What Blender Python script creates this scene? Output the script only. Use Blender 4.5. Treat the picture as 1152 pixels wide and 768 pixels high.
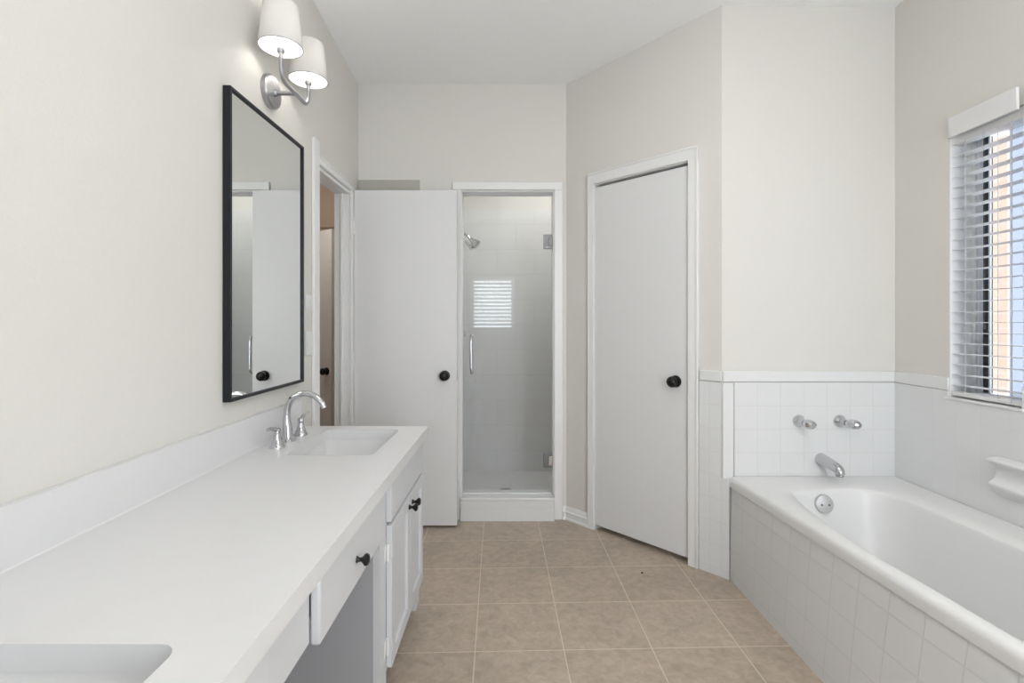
import bpy, bmesh, math, random
from mathutils import Vector, Matrix
random.seed(4)
S = bpy.context.scene
for o in list(bpy.data.objects):
    bpy.data.objects.remove(o)
COL = S.collection

# ------------------------------------------------------------------ camera, world, lights, exposure
EYE = 1.215
cam_d = bpy.data.cameras.new('camera')
cam = bpy.data.objects.new('camera', cam_d)
COL.objects.link(cam)
cam.location = (0, 0, EYE)
cam.rotation_euler = (math.radians(90), 0, 0)
cam_d.sensor_width = 36
cam_d.lens = 17.5
cam_d.shift_y = -21 / 1152
cam_d.clip_start = 0.02
S.camera = cam

S.view_settings.view_transform = 'Standard'
S.view_settings.look = 'None'
S.view_settings.gamma = 1
S.view_settings.use_curve_mapping = False
S.view_settings.exposure = 0.22

W = bpy.data.worlds.new('daylight'); S.world = W
W.use_nodes = True
bgn = W.node_tree.nodes['Background']
bgn.inputs['Color'].default_value = (0.86, 0.92, 1.0, 1)
bgn.inputs['Strength'].default_value = 4.0

FILL_GLOBE_W = 24          # added opal fill globe, hung out of view
FILL_PANEL_W = 3           # added fill panel on the ceiling, out of view
WINDOW_W = 10          # daylight through the rear window
FILL_DOOR_W = 31     # fill light through an added, unseen rear door
BULB_GLOW = 24.0     # wall lamp bulbs
FILL_HALL_W = 13          # added fill lamp in the side hall, out of view
FILL_SHOWER_W = 6.0        # added fill lamp over the shower, out of view

def lamp(name, kind, loc, rot, power, color, size=0.3, size_y=None, parent=None):
    d = bpy.data.lights.new(name, kind)
    d.energy = power; d.color = color
    if kind == 'AREA':
        d.size = size
        if size_y:
            d.shape = 'RECTANGLE'; d.size_y = size_y
    else:
        d.shadow_soft_size = size
    o = bpy.data.objects.new(name, d); COL.objects.link(o)
    o.location = loc; o.rotation_euler = rot
    if parent: 
        o.parent = parent
        o.location = Vector(loc) - parent.location
    return o

# ------------------------------------------------------------------ materials
def newmat(name):
    m = bpy.data.materials.new(name); m.use_nodes = True
    nt = m.node_tree
    return m, nt, nt.nodes['Principled BSDF']

def setp(b, color, rough=0.5, metal=0.0, spec=0.5, coat=0.0):
    b.inputs['Base Color'].default_value = (*color, 1)
    b.inputs['Roughness'].default_value = rough
    b.inputs['Metallic'].default_value = metal
    b.inputs['Specular IOR Level'].default_value = spec
    b.inputs['Coat Weight'].default_value = coat

def srgb(r, g, b):
    f = lambda c: (c / 12.92 if c <= 0.04045 else ((c + 0.055) / 1.055) ** 2.4)
    return (f(r / 255), f(g / 255), f(b / 255))

def paint(name, color, rough=0.5, bump=0.0, scale=90, spec=0.4, var=0.02, metal=0.0, coat=0.0):
    m, nt, b = newmat(name)
    setp(b, color, rough, metal, spec, coat)
    g = nt.nodes.new('ShaderNodeNewGeometry')
    n = nt.nodes.new('ShaderNodeTexNoise')
    n.inputs['Scale'].default_value = scale
    n.inputs['Detail'].default_value = 3
    nt.links.new(g.outputs['Position'], n.inputs['Vector'])
    if var:
        mx = nt.nodes.new('ShaderNodeMix'); mx.data_type = 'RGBA'
        mx.inputs['A'].default_value = (*[c * (1 - var) for c in color], 1)
        mx.inputs['B'].default_value = (*[min(1, c * (1 + var)) for c in color], 1)
        nt.links.new(n.outputs['Fac'], mx.inputs['Factor'])
        nt.links.new(mx.outputs['Result'], b.inputs['Base Color'])
    if bump:
        bp = nt.nodes.new('ShaderNodeBump')
        bp.inputs['Strength'].default_value = bump
        bp.inputs['Distance'].default_value = 0.003
        nt.links.new(n.outputs['Fac'], bp.inputs['Height'])
        nt.links.new(bp.outputs['Normal'], b.inputs['Normal'])
    return m

def tiles(name, u, v, tw, th, c1, c2, grout, mortar=0.003, rough=0.15, bump=0.35, mottled=None, offset=0.0, spec=0.5):
    """grid of tiles; u and v are (x, y, z, shift) rows giving the tile coordinates from world position"""
    m, nt, b = newmat(name)
    setp(b, c1, rough, 0, spec)
    g = nt.nodes.new('ShaderNodeNewGeometry')
    cmb = nt.nodes.new('ShaderNodeCombineXYZ')
    for row, sock in ((u, 'X'), (v, 'Y')):
        d = nt.nodes.new('ShaderNodeVectorMath'); d.operation = 'DOT_PRODUCT'
        d.inputs[1].default_value = row[:3]
        nt.links.new(g.outputs['Position'], d.inputs[0])
        a = nt.nodes.new('ShaderNodeMath'); a.operation = 'ADD'
        a.inputs[1].default_value = row[3]
        nt.links.new(d.outputs['Value'], a.inputs[0])
        nt.links.new(a.outputs[0], cmb.inputs[sock])
    br = nt.nodes.new('ShaderNodeTexBrick')
    br.offset = offset; br.squash = 1.0
    br.inputs['Scale'].default_value = 1
    br.inputs['Color1'].default_value = (*c1, 1)
    br.inputs['Color2'].default_value = (*c2, 1)
    br.inputs['Mortar'].default_value = (*grout, 1)
    br.inputs['Mortar Size'].default_value = mortar / 2
    br.inputs['Mortar Smooth'].default_value = 0.25
    br.inputs['Brick Width'].default_value = tw
    br.inputs['Row Height'].default_value = th
    nt.links.new(cmb.outputs[0], br.inputs['Vector'])
    col = br.outputs['Color']
    if mottled:
        last = col
        for (sc, amount, dark, light) in mottled:
            n = nt.nodes.new('ShaderNodeTexNoise')
            n.inputs['Scale'].default_value = sc; n.inputs['Detail'].default_value = 6
            n.inputs['Roughness'].default_value = 0.65
            n.inputs['Distortion'].default_value = 0.6
            nt.links.new(g.outputs['Position'], n.inputs['Vector'])
            rp = nt.nodes.new('ShaderNodeValToRGB')
            rp.color_ramp.elements[0].position = 0.34; rp.color_ramp.elements[0].color = (*dark, 1)
            rp.color_ramp.elements[1].position = 0.66; rp.color_ramp.elements[1].color = (*light, 1)
            nt.links.new(n.outputs['Fac'], rp.inputs[0])
            mx = nt.nodes.new('ShaderNodeMix'); mx.data_type = 'RGBA'; mx.blend_type = 'MULTIPLY'
            mx.inputs['Factor'].default_value = amount
            nt.links.new(last, mx.inputs['A']); nt.links.new(rp.outputs[0], mx.inputs['B'])
            last = mx.outputs['Result']
        # grout keeps its own colour
        mg = nt.nodes.new('ShaderNodeMix'); mg.data_type = 'RGBA'
        nt.links.new(br.outputs['Fac'], mg.inputs['Factor'])
        nt.links.new(last, mg.inputs['A'])
        mg.inputs['B'].default_value = (*grout, 1)
        col = mg.outputs['Result']
    nt.links.new(col, b.inputs['Base Color'])
    inv = nt.nodes.new('ShaderNodeMath'); inv.operation = 'SUBTRACT'; inv.inputs[0].default_value = 1
    nt.links.new(br.outputs['Fac'], inv.inputs[1])
    bp = nt.nodes.new('ShaderNodeBump'); bp.inputs['Strength'].default_value = bump
    bp.inputs['Distance'].default_value = 0.002
    nt.links.new(inv.outputs[0], bp.inputs['Height'])
    nt.links.new(bp.outputs['Normal'], b.inputs['Normal'])
    return m

def thin_glass(name, tint=(0.9, 0.94, 0.92), rough=0.0, frost=0.0):
    m, nt, b = newmat(name)
    out = nt.nodes['Material Output']
    tr = nt.nodes.new('ShaderNodeBsdfTransparent'); tr.inputs['Color'].default_value = (*tint, 1)
    gl = nt.nodes.new('ShaderNodeBsdfGlossy'); gl.inputs['Roughness'].default_value = rough
    fr = nt.nodes.new('ShaderNodeFresnel'); fr.inputs['IOR'].default_value = 1.5
    # the pane does not bend the straight-through ray, so its inner face uses the outer ratio too
    gm = nt.nodes.new('ShaderNodeNewGeometry'); ri = nt.nodes.new('ShaderNodeMapRange')
    ri.inputs['To Min'].default_value = 1.5; ri.inputs['To Max'].default_value = 1 / 1.5
    nt.links.new(gm.outputs['Backfacing'], ri.inputs['Value']); nt.links.new(ri.outputs[0], fr.inputs['IOR'])
    mx = nt.nodes.new('ShaderNodeMixShader')
    nt.links.new(fr.outputs[0], mx.inputs[0])
    first = tr.outputs[0]
    if frost:
        tl = nt.nodes.new('ShaderNodeBsdfTranslucent'); tl.inputs['Color'].default_value = (*tint, 1)
        m2 = nt.nodes.new('ShaderNodeMixShader'); m2.inputs[0].default_value = frost
        nt.links.new(tr.outputs[0], m2.inputs[1]); nt.links.new(tl.outputs[0], m2.inputs[2])
        first = m2.outputs[0]
    nt.links.new(first, mx.inputs[1]); nt.links.new(gl.outputs[0], mx.inputs[2])
    nt.links.new(mx.outputs[0], out.inputs['Surface'])
    nt.nodes.remove(b)
    return m

def glow(name, color, strength):
    m, nt, b = newmat(name)
    setp(b, color, 0.6)
    b.inputs['Emission Color'].default_value = (*color, 1)
    b.inputs['Emission Strength'].default_value = strength
    return m

def shade_fabric(name, color):
    m, nt, b = newmat(name)
    out = nt.nodes['Material Output']
    setp(b, color, 0.9, 0, 0.1)
    tl = nt.nodes.new('ShaderNodeBsdfTranslucent'); tl.inputs['Color'].default_value = (*color, 1)
    wv = nt.nodes.new('ShaderNodeTexNoise'); wv.inputs['Scale'].default_value = 400
    bp = nt.nodes.new('ShaderNodeBump'); bp.inputs['Strength'].default_value = 0.15
    bp.inputs['Distance'].default_value = 0.001
    nt.links.new(wv.outputs['Fac'], bp.inputs['Height'])
    nt.links.new(bp.outputs['Normal'], b.inputs['Normal'])
    mx = nt.nodes.new('ShaderNodeMixShader'); mx.inputs[0].default_value = 0.16
    nt.links.new(b.outputs[0], mx.inputs[1]); nt.links.new(tl.outputs[0], mx.inputs[2])
    nt.links.new(mx.outputs[0], out.inputs['Surface'])
    return m

M = {}
M['wall'] = paint('wall_paint', (0.72, 0.706, 0.668), 0.65, 0.25, 140, 0.25)
M['ceiling'] = paint('ceiling_paint', (0.93, 0.93, 0.93), 0.8, 0.3, 110, 0.2)
M['hallwall'] = paint('hall_paint', (0.56, 0.46, 0.38), 0.7, 0.2, 120, 0.2)
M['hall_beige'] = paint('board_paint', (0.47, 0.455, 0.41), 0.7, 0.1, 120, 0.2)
M['trim'] = paint('trim_paint', (0.83, 0.83, 0.83), 0.35, 0.0, 20, 0.45, 0.01)
M['door'] = paint('door_paint', (0.75, 0.75, 0.755), 0.4, 0.05, 25, 0.4, 0.01)
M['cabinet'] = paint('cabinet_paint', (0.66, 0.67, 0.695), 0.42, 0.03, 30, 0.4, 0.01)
M['cabinet_side'] = paint('cabinet_side_darker', (0.42, 0.42, 0.445), 0.5, 0.03, 30, 0.35, 0.01)  # darker tone for the cabinet boxes than for their fronts
M['tilecap'] = paint('tile_cap_glaze', (0.78, 0.785, 0.79), 0.15, 0, 8, 0.5, 0.005)
M['overflow'] = paint('dull_plate', (0.62, 0.62, 0.63), 0.5, 0, 60, 0.5, 0.03, 0.7)
M['quartz'] = paint('white_quartz', (0.745, 0.745, 0.755), 0.28, 0, 14, 0.45, 0.015)
M['porcelain'] = paint('porcelain', (0.82, 0.82, 0.82), 0.1, 0, 10, 0.5, 0.005)
M['tub'] = paint('tub_enamel', (0.80, 0.80, 0.80), 0.3, 0, 8, 0.5, 0.005)
M['chrome'] = paint('chrome', (0.60, 0.60, 0.62), 0.08, 0, 5, 0.5, 0.0, 1.0)
M['nickel'] = paint('brushed_nickel', (0.40, 0.40, 0.42), 0.32, 0, 60, 0.5, 0.05, 1.0)
M['hinge'] = paint('hinge_steel', (0.20, 0.20, 0.205), 0.42, 0, 60, 0.5, 0.04, 0.9)
M['steel'] = paint('satin_steel', (0.40, 0.40, 0.41), 0.25, 0, 60, 0.5, 0.04, 1.0)
M['black'] = paint('black_bronze', (0.006, 0.006, 0.006), 0.3, 0, 60, 0.35, 0.1)
M['frame'] = paint('black_frame', (0.013, 0.015, 0.019), 0.4, 0, 60, 0.3, 0.1)
M['plastic'] = paint('white_plastic', (0.78, 0.79, 0.79), 0.3, 0, 10, 0.5, 0.0)
M['blind'] = paint('blind_vinyl', (0.76, 0.76, 0.77), 0.45, 0, 30, 0.4, 0.01)
M['cord'] = paint('cord', (0.6, 0.6, 0.6), 0.8, 0, 30, 0.2, 0.0)
M['dark'] = paint('dark_gasket', (0.03, 0.035, 0.05), 0.5, 0, 30, 0.3, 0.0)
M['gasket'] = paint('grey_gasket', (0.58, 0.59, 0.63), 0.5, 0, 30, 0.3, 0.0)
M['shadow_void'] = paint('unpainted_void', (0.05, 0.05, 0.05), 0.9, 0, 30, 0.1, 0.0)
M['debris'] = paint('dark_crumb', (0.03, 0.02, 0.015), 0.9, 0, 300, 0.1, 0.0)
M['shade'] = shade_fabric('linen_shade', (0.80, 0.79, 0.77))
M['bulb'] = glow('lit_bulb', (1.0, 0.96, 0.90), BULB_GLOW)
M['panel'] = glow('fill_lamp_diffuser', (1.0, 0.98, 0.95), 2.0)  # glow of the added ceiling panel and hall lamp
M['opal'] = thin_glass('opal_glass', (1, 1, 1), 0.3, 0.5)
M['glass'] = thin_glass('shower_glass', (0.935, 0.94, 0.94))
M['pane'] = thin_glass('window_glass', (0.97, 0.98, 0.98))
M['frosted'] = thin_glass('obscure_glass', (0.47, 0.50, 0.55), 0.2, 0.85)
M['brick_out'] = tiles('outside_brick', (1, 1, 0, 0), (0, 0, 1, 0), 0.2, 0.07, (0.60, 0.44, 0.36), (0.56, 0.41, 0.335), (0.56, 0.46, 0.41), 0.012, 0.9, 0.3, None, 0.5)
mm = M['mirror'] = paint('mirror_silver', (0.86, 0.88, 0.87), 0.0, 0, 5, 0.5, 0.0, 1.0)

TWHITE, TWHITE2 = (0.77, 0.775, 0.78), (0.755, 0.76, 0.765)
GROUT = (0.715, 0.715, 0.71)
UD = Vector((0.691, -0.7226, 0)); UD.normalize()      # along the angled closet wall
ND = Vector((UD.y, -UD.x, 0))                          # from that wall into the room
P0 = Vector((0.336, 3.086, 0))
M['floor'] = tiles('floor_tile', (1, 0.0286, 0, 0.171 - 0.0286 * 3.044 + 3.3), (-0.0286, 1, 0, -2.783 + 3.13), 0.33, 0.313,
                   (0.575, 0.49, 0.405), (0.53, 0.45, 0.37), (0.64, 0.56, 0.46), 0.0045, 0.42, 0.2,
                   [(5, 0.7, (0.74, 0.735, 0.74), (1.0, 0.985, 0.955)), (26, 0.75, (0.72, 0.69, 0.66), (1.0, 1.0, 1.0))], 0.0, 0.35)
M['tile_tub'] = tiles('tub_wall_tile', (1, 0, 0, -1.0605 + 1.107), (0, 0, 1, -0.930 + 1.12), 0.1107, 0.112, TWHITE, TWHITE2, GROUT, 0.0035)
M['tile_right'] = tiles('right_wall_tile', (0, 1, 0, -2.385 + 4.44), (0, 0, 1, -0.930 + 1.12), 0.111, 0.112, TWHITE, TWHITE2, (0.745, 0.745, 0.745), 0.003, 0.12, 0.15)
ang0 = -(P0.dot(UD)) - 0.9123 + 1.107
M['tile_angle'] = tiles('angled_wall_tile', (UD.x, UD.y, 0, ang0), (0, 0, 1, -0.930 + 1.12), 0.1107, 0.112, TWHITE, TWHITE2, GROUT, 0.0035)
M['tile_apron'] = tiles('apron_tile', (0, 1, 0, -1.3415 + 2.29), (0, 0, 1, -0.367 + 1.10), 0.1145, 0.110, TWHITE, TWHITE2, GROUT, 0.004, 0.15, 0.7)
M['tile_curb'] = tiles('curb_tile', (1, 0, 0, 0.257 + 2.2), (0, 0, 1, -0.082 + 1.1), 0.22, 0.11, TWHITE, TWHITE2, GROUT, 0.003)
M['tile_shower'] = tiles('shower_tile', (1, 1, 0, 8.0), (0, 0, 1, 0.0), 0.30, 0.20, (0.76, 0.76, 0.76), (0.745, 0.75, 0.75), (0.66, 0.66, 0.665), 0.004, 0.14, 0.3, None, 0.5)
M['tile_pan'] = tiles('shower_pan_tile', (1, 0, 0, 8.0), (0, 1, 0, 8.0), 0.05, 0.05, (0.72, 0.72, 0.72), (0.70, 0.70, 0.70), (0.68, 0.68, 0.68), 0.003, 0.3, 0.2)

# ------------------------------------------------------------------ mesh helpers
class MB:
    def __init__(self): self.bm = bmesh.new()
    def box(self, x0, x1, y0, y1, z0, z1):
        return self.hexa([(x0, y0), (x1, y0), (x1, y1), (x0, y1)], z0, z1)
    def hexa(self, quad, z0, z1, quad_top=None):
        bm = self.bm; qt = quad_top or quad
        a = [bm.verts.new((p[0], p[1], z0)) for p in quad]
        b = [bm.verts.new((p[0], p[1], z1)) for p in qt]
        n = len(a)
        bm.faces.new(list(reversed(a))); bm.faces.new(b)
        for i in range(n):
            bm.faces.new((a[i], a[(i + 1) % n], b[(i + 1) % n], b[i]))
        return self
    def abox(self, s0, s1, n0, n1, z0, z1):
        """box in the frame of the angled closet wall"""
        q = [P0 + UD * s + ND * n for s, n in ((s0, n0), (s1, n0), (s1, n1), (s0, n1))]
        return self.hexa(q, z0, z1)
    def prism(self, prof, axis, a0, a1):
        """closed 2D profile swept along an axis; prof in the other two axes (x,z for y; y,z for x)"""
        bm = self.bm
        def P(p, a):
            return (p[0], a, p[1]) if axis == 'y' else ((a, p[0], p[1]) if axis == 'x' else (p[0], p[1], a))
        A = [bm.verts.new(P(p, a0)) for p in prof]; B = [bm.verts.new(P(p, a1)) for p in prof]
        bm.faces.new(A); bm.faces.new(list(reversed(B)))
        n = len(A)
        for i in range(n):
            bm.faces.new((A[i], B[i], B[(i + 1) % n], A[(i + 1) % n]))
        return self
    def lathe(self, prof, origin, direction, seg=32, scale=(1, 1)):
        """profile of (radius, distance along direction)"""
        bm = self.bm
        d = Vector(direction).normalized()
        up = Vector((0, 0, 1)) if abs(d.z) < 0.9 else Vector((1, 0, 0))
        e1 = up.cross(d).normalized(); e2 = d.cross(e1)
        rings = []
        for r, t in prof:
            c = Vector(origin) + d * t
            if r < 1e-6:
                rings.append([bm.verts.new(c)])
            else:
                rings.append([bm.verts.new(c + e1 * (math.cos(k * 2 * math.pi / seg) * r * scale[0]) + e2 * (math.sin(k * 2 * math.pi / seg) * r * scale[1])) for k in range(seg)])
        for A, B in zip(rings, rings[1:]):
            if len(A) == 1 and len(B) == 1: continue
            for k in range(seg):
                k2 = (k + 1) % seg
                if len(A) == 1: bm.faces.new((A[0], B[k], B[k2]))
                elif len(B) == 1: bm.faces.new((A[k], B[0], A[k2]))
                else: bm.faces.new((A[k], B[k], B[k2], A[k2]))
        return self
    def tube(self, pts, radii, seg=14, cap=True):
        bm = self.bm
        pts = [Vector(p) for p in pts]
        if not hasattr(radii, '__len__'): radii = [radii] * len(pts)
        rings = []; prev = None
        for i, p in enumerate(pts):
            t = (pts[min(i + 1, len(pts) - 1)] - pts[max(i - 1, 0)]).normalized()
            if prev is None:
                ref = Vector((0, 0, 1)) if abs(t.z) < 0.9 else Vector((0, 1, 0))
                e1 = ref.cross(t).normalized()
            else:
                e1 = (prev - t * prev.dot(t)).normalized()
            prev = e1; e2 = t.cross(e1)
            r = radii[i]
            rings.append([bm.verts.new(p + (e1 * math.cos(k * 2 * math.pi / seg) + e2 * math.sin(k * 2 * math.pi / seg)) * r) for k in range(seg)])
        for A, B in zip(rings, rings[1:]):
            for k in range(seg):
                bm.faces.new((A[k], A[(k + 1) % seg], B[(k + 1) % seg], B[k]))
        if cap:
            bm.faces.new(list(reversed(rings[0]))); bm.faces.new(rings[-1])
        return self
    def loft(self, loops, close_last=True):
        bm = self.bm; V = [[bm.verts.new(p) for p in L] for L in loops]
        n = len(V[0])
        for A, B in zip(V, V[1:]):
            for i in range(n):
                bm.faces.new((A[i], A[(i + 1) % n], B[(i + 1) % n], B[i]))
        if close_last: bm.faces.new(V[-1])
        return self

def spline(pts, per=8, closed=False):
    pts = [Vector(p) for p in pts]; n = len(pts); out = []
    rng = n if closed else n - 1
    for i in range(rng):
        if closed:
            p0, p1, p2, p3 = pts[(i - 1) % n], pts[i], pts[(i + 1) % n], pts[(i + 2) % n]
        else:
            p0, p1, p2, p3 = pts[max(i - 1, 0)], pts[i], pts[i + 1], pts[min(i + 2, n - 1)]
        for k in range(per):
            t = k / per
            out.append(0.5 * ((2 * p1) + (-p0 + p2) * t + (2 * p0 - 5 * p1 + 4 * p2 - p3) * t * t + (-p0 + 3 * p1 - 3 * p2 + p3) * t ** 3))
    if not closed: out.append(pts[-1])
    return out

def rrect(x0, x1, y0, y1, r, seg=6):
    out = []
    for cx, cy, a in ((x1 - r, y1 - r, 0), (x0 + r, y1 - r, 90), (x0 + r, y0 + r, 180), (x1 - r, y0 + r, 270)):
        for k in range(seg + 1):
            t = math.radians(a + 90 * k / seg)
            out.append((cx + r * math.cos(t), cy + r * math.sin(t)))
    return out

def root_of(o):
    while o.parent: o = o.parent
    return o

def add(name, mb, mat, parent=None, bevel=0.0, bseg=2, smooth=35, label=None, origin=None):
    bm = mb.bm
    bmesh.ops.recalc_face_normals(bm, faces=bm.faces)
    base = Vector(root_of(parent).location) if parent else Vector(origin or (0, 0, 0))
    bmesh.ops.translate(bm, vec=-base, verts=bm.verts)
    me = bpy.data.meshes.new(name); bm.to_mesh(me); bm.free()
    for p in me.polygons: p.use_smooth = True
    me.set_sharp_from_angle(angle=math.radians(smooth))
    me.materials.append(M[mat])
    o = bpy.data.objects.new(name, me); COL.objects.link(o)
    if parent: o.parent = parent
    else: o.location = base
    if bevel:
        b = o.modifiers.new('soft_edges', 'BEVEL'); b.width = bevel; b.segments = bseg
        b.limit_method = 'ANGLE'; b.angle_limit = math.radians(40)
        b.harden_normals = False
    if label: o['label'] = label
    return o

def thing(name, label, cat, loc, group=None):
    o = bpy.data.objects.new(name, None); COL.objects.link(o)
    o.empty_display_size = 0.05
    o.location = loc; o['label'] = label; o['category'] = cat
    if group: o['group'] = group
    return o

def tag(o, label, cat, group=None):
    o['label'] = label; o['category'] = cat
    if group: o['group'] = group
    return o

def structure(name, mb, mat, label, cat, bevel=0.0, parent=None, smooth=35):
    o = add(name, mb, mat, parent, bevel, smooth=smooth)
    o['kind'] = 'structure'
    if parent is None:
        o['label'] = label; o['category'] = cat
    return o

def structure_root(name, label, cat, loc):
    o = thing(name, label, cat, loc); o['kind'] = 'structure'; return o

# ------------------------------------------------------------------ room shell
XL, XR = -0.953, 1.8356          # left wall face, right wall face
YB, YT, YR = 3.086, 2.385, -1.5  # back wall face, tub end wall face, rear wall face
YO = 4.75                        # outermost back wall (side hall)
structure('floor', MB().box(-2.4, 2.0, YR - 0.12, YO + 0.12, -0.1, 0.0), 'floor', 'tan mottled square floor tiles with pale grout lines', 'floor')

def ceil_h(x, y):
    y = max(y, 1.6)
    return 2.688 + (YB - min(y, YB)) * (0.086 - 0.0183 * x)
cb = MB(); nx, ny = 12, 24
rows = []
for j in range(ny + 1):
    y = YR - 0.12 + (YO + 0.24 - YR) * j / ny
    rows.append([(-2.4 + 4.4 * i / nx, y) for i in range(nx + 1)])
top = []
for zoff in (0, 1):
    top.append([[cb.bm.verts.new((x, y, 3.1 if zoff else ceil_h(x, y))) for x, y in r] for r in rows])
for lay in top:
    for j in range(ny):
        for i in range(nx):
            cb.bm.faces.new((lay[j][i], lay[j][i + 1], lay[j + 1][i + 1], lay[j + 1][i]))
structure('ceiling', cb, 'ceiling', 'smooth white sloping ceiling over the whole bathroom', 'ceiling', smooth=60)

H = 3.0
wl = MB()
wl.box(XL - 0.09, XL, YR, 2.44, 0, H).box(XL - 0.09, XL, 2.44, 2.94, 1.99, H).box(XL - 0.09, XL, 2.94, YB, 0, H)
structure('wall_left', wl, 'wall', 'off-white wall behind the mirror and long counter', 'wall')
SX0, SX1, STOP = -0.32, 0.263, 2.037      # shower opening
wb = MB()
wb.box(XL - 0.09, SX0, YB, YB + 0.1, 0, H).box(SX0, SX1, YB, YB + 0.1, STOP, H).box(SX1, 0.336, YB, YB + 0.1, 0, H)
structure('wall_back', wb, 'wall', 'cream wall around the shower door opening', 'wall')
DS0, DS1, DTOP = 0.2242, 0.7978, 2.021    # closet door opening along the angled wall
wa = MB()
wa.abox(-0.0, DS0 - 0.012, -0.11, 0, 0, H).abox(DS0 - 0.012, DS1 + 0.012, -0.11, 0, DTOP + 0.012, H).abox(DS1 + 0.012, 0.969, -0.11, 0, 0, H)
structure('wall_angled', wa, 'wall', 'cream angled wall holding the narrow closet door', 'wall')
structure('wall_tub', MB().box(1.0056, XR, YT, YT + 0.11, 0, H), 'wall', 'pale grey-green wall above the tub taps', 'wall')
WY0, WY1, WZ0, WZ1 = 1.785, 2.089, 0.90, 2.0
wr = MB()
wr.box(XR, XR + 0.16, YR, WY0, 0, H).box(XR, XR + 0.16, WY1, YO, 0, H).box(XR, XR + 0.16, WY0, WY1, 0, WZ0).box(XR, XR + 0.16, WY0, WY1, WZ1, H)
structure('wall_right', wr, 'wall', 'pale grey wall with the blind covered window beside the tub', 'wall')
RX0, RX1, RZ0, RZ1 = -0.64, 0.03, 1.08, 1.95
wq = MB()
GX0, GX1, GZ1 = 0.78, 1.76, 2.08         # opening for the added glazed door in the rear wall
wq.box(-2.4, RX0, YR - 0.12, YR, 0, H).box(RX1, GX0, YR - 0.12, YR, 0, H).box(GX1, 2.0, YR - 0.12, YR, 0, H).box(GX0, GX1, YR - 0.12, YR, GZ1, H).box(RX0, RX1, YR - 0.12, YR, 0, RZ0).box(RX0, RX1, YR - 0.12, YR, RZ1, H)
structure('wall_rear', wq, 'wall', 'cream wall behind the viewer, mirrored in the shower glass', 'wall')
structure('wall_hall', MB().box(-2.4, 2.0, YO, YO + 0.12, 0, H), 'hallwall', 'tan hall wall seen through the doorway left of the open door', 'wall')
structure('wall_hall_side', MB().box(-2.4, -2.3, YR, YO, 0, H), 'hallwall', 'tan side wall of the hall beyond the doorway', 'wall')
# shower stall shell
sh = MB()
sh.box(-0.5, -0.42, YB + 0.1, 4.06, 0, H).box(0.62, 0.70, YB + 0.1, 4.06, 0, H).box(-0.42, 0.62, 3.98, 4.06, 2.12, H)
structure('wall_shower', sh, 'wall', 'painted upper wall inside the shower stall', 'wall')
st = MB()
st.box(-0.42, -0.41, YB + 0.1, 3.98, 0.03, 2.12).box(0.61, 0.62, YB + 0.1, 3.98, 0.03, 2.12).box(-0.42, 0.62, 3.97, 4.06, 0.03, 2.12)
structure('wall_shower_tile', st, 'tile_shower', 'pale tiled lower walls of the shower stall', 'wall')
structure('floor_shower', MB().box(-0.41, 0.61, YB + 0.12, 3.97, 0, 0.03), 'tile_pan', 'white shower floor with a round drain', 'floor')

# tiled wainscot around the tub
structure('trim_1', MB().box(1.062, XR - 0.008, YT - 0.008, YT, 0.40, 0.930), 'tile_tub', 'white square wall tiles behind the tub taps', 'wall tile')
structure('trim_2', MB().box(1.0056, 1.060, YT - 0.0095, YT, 0.40, 0.930), 'tilecap', 'vertical white edge tiles left of the tub taps', 'wall tile', 0.004)
structure('trim_3', MB().box(1.0056, XR - 0.008, YT - 0.012, YT, 0.932, 0.985), 'tilecap', 'white bullnose cap row above the tub tap tiles', 'wall tile', 0.005)
tr = MB()
tr.box(XR - 0.008, XR, 0.6, WY0, 0.40, 0.930).box(XR - 0.008, XR, WY0, WY1, 0.40, WZ0 - 0.004).box(XR - 0.008, XR, WY1, YT, 0.40, 0.930)
structure('trim_4', tr, 'tile_right', 'white wall tiles under the window along the tub', 'wall tile')
tr = MB()
tr.box(XR - 0.0085, XR, 0.6, WY0, 0.9305, 0.985).box(XR - 0.0085, XR, WY1, YT, 0.932, 0.985)
structure('trim_5', tr, 'tilecap', 'white bullnose cap row on the window wall', 'wall tile', 0.002)
structure('trim_6', MB().abox(0.860, 0.969, 0, 0.008, 0, 0.930).abox(0.9695, 1.006, -0.02, 0.008, 0, 0.474), 'tile_angle', 'white tiles between the closet door frame and the tub', 'wall tile')
structure('trim_7', MB().abox(0.860, 0.972, 0, 0.012, 0.932, 0.985), 'tilecap', 'white bullnose cap beside the closet door frame', 'wall tile', 0.005)

# baseboards: profile swept along the wall
def base_profile(mb, a, b, n, h=0.082):
    prof = [(0, 0), (0.018, 0), (0.018, h * 0.14), (0.013, h * 0.2), (0.013, h * 0.52), (0.017, h * 0.56), (0.017, h * 0.62), (0.010, h * 0.72), (0.010, h * 0.84), (0.006, h * 0.92), (0.005, h), (0, h)]
    A = [mb.bm.verts.new(Vector(a) + Vector(n) * p[0] + Vector((0, 0, p[1]))) for p in prof]
    B = [mb.bm.verts.new(Vector(b) + Vector(n) * p[0] + Vector((0, 0, p[1]))) for p in prof]
    k = len(prof)
    mb.bm.faces.new(A); mb.bm.faces.new(list(reversed(B)))
    for i in range(k): mb.bm.faces.new((A[i], B[i], B[(i + 1) % k], A[(i + 1) % k]))
    return mb
bb = base_profile(MB(), P0 + UD * 0.002, P0 + UD * 0.177, ND)
base_profile(bb, (0.314, YB, 0), (0.336, YB, 0), (0, -1, 0))
structure('baseboard_angled', bb, 'trim', 'white moulded baseboard left of the closet door', 'baseboard', 0.001)

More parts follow.
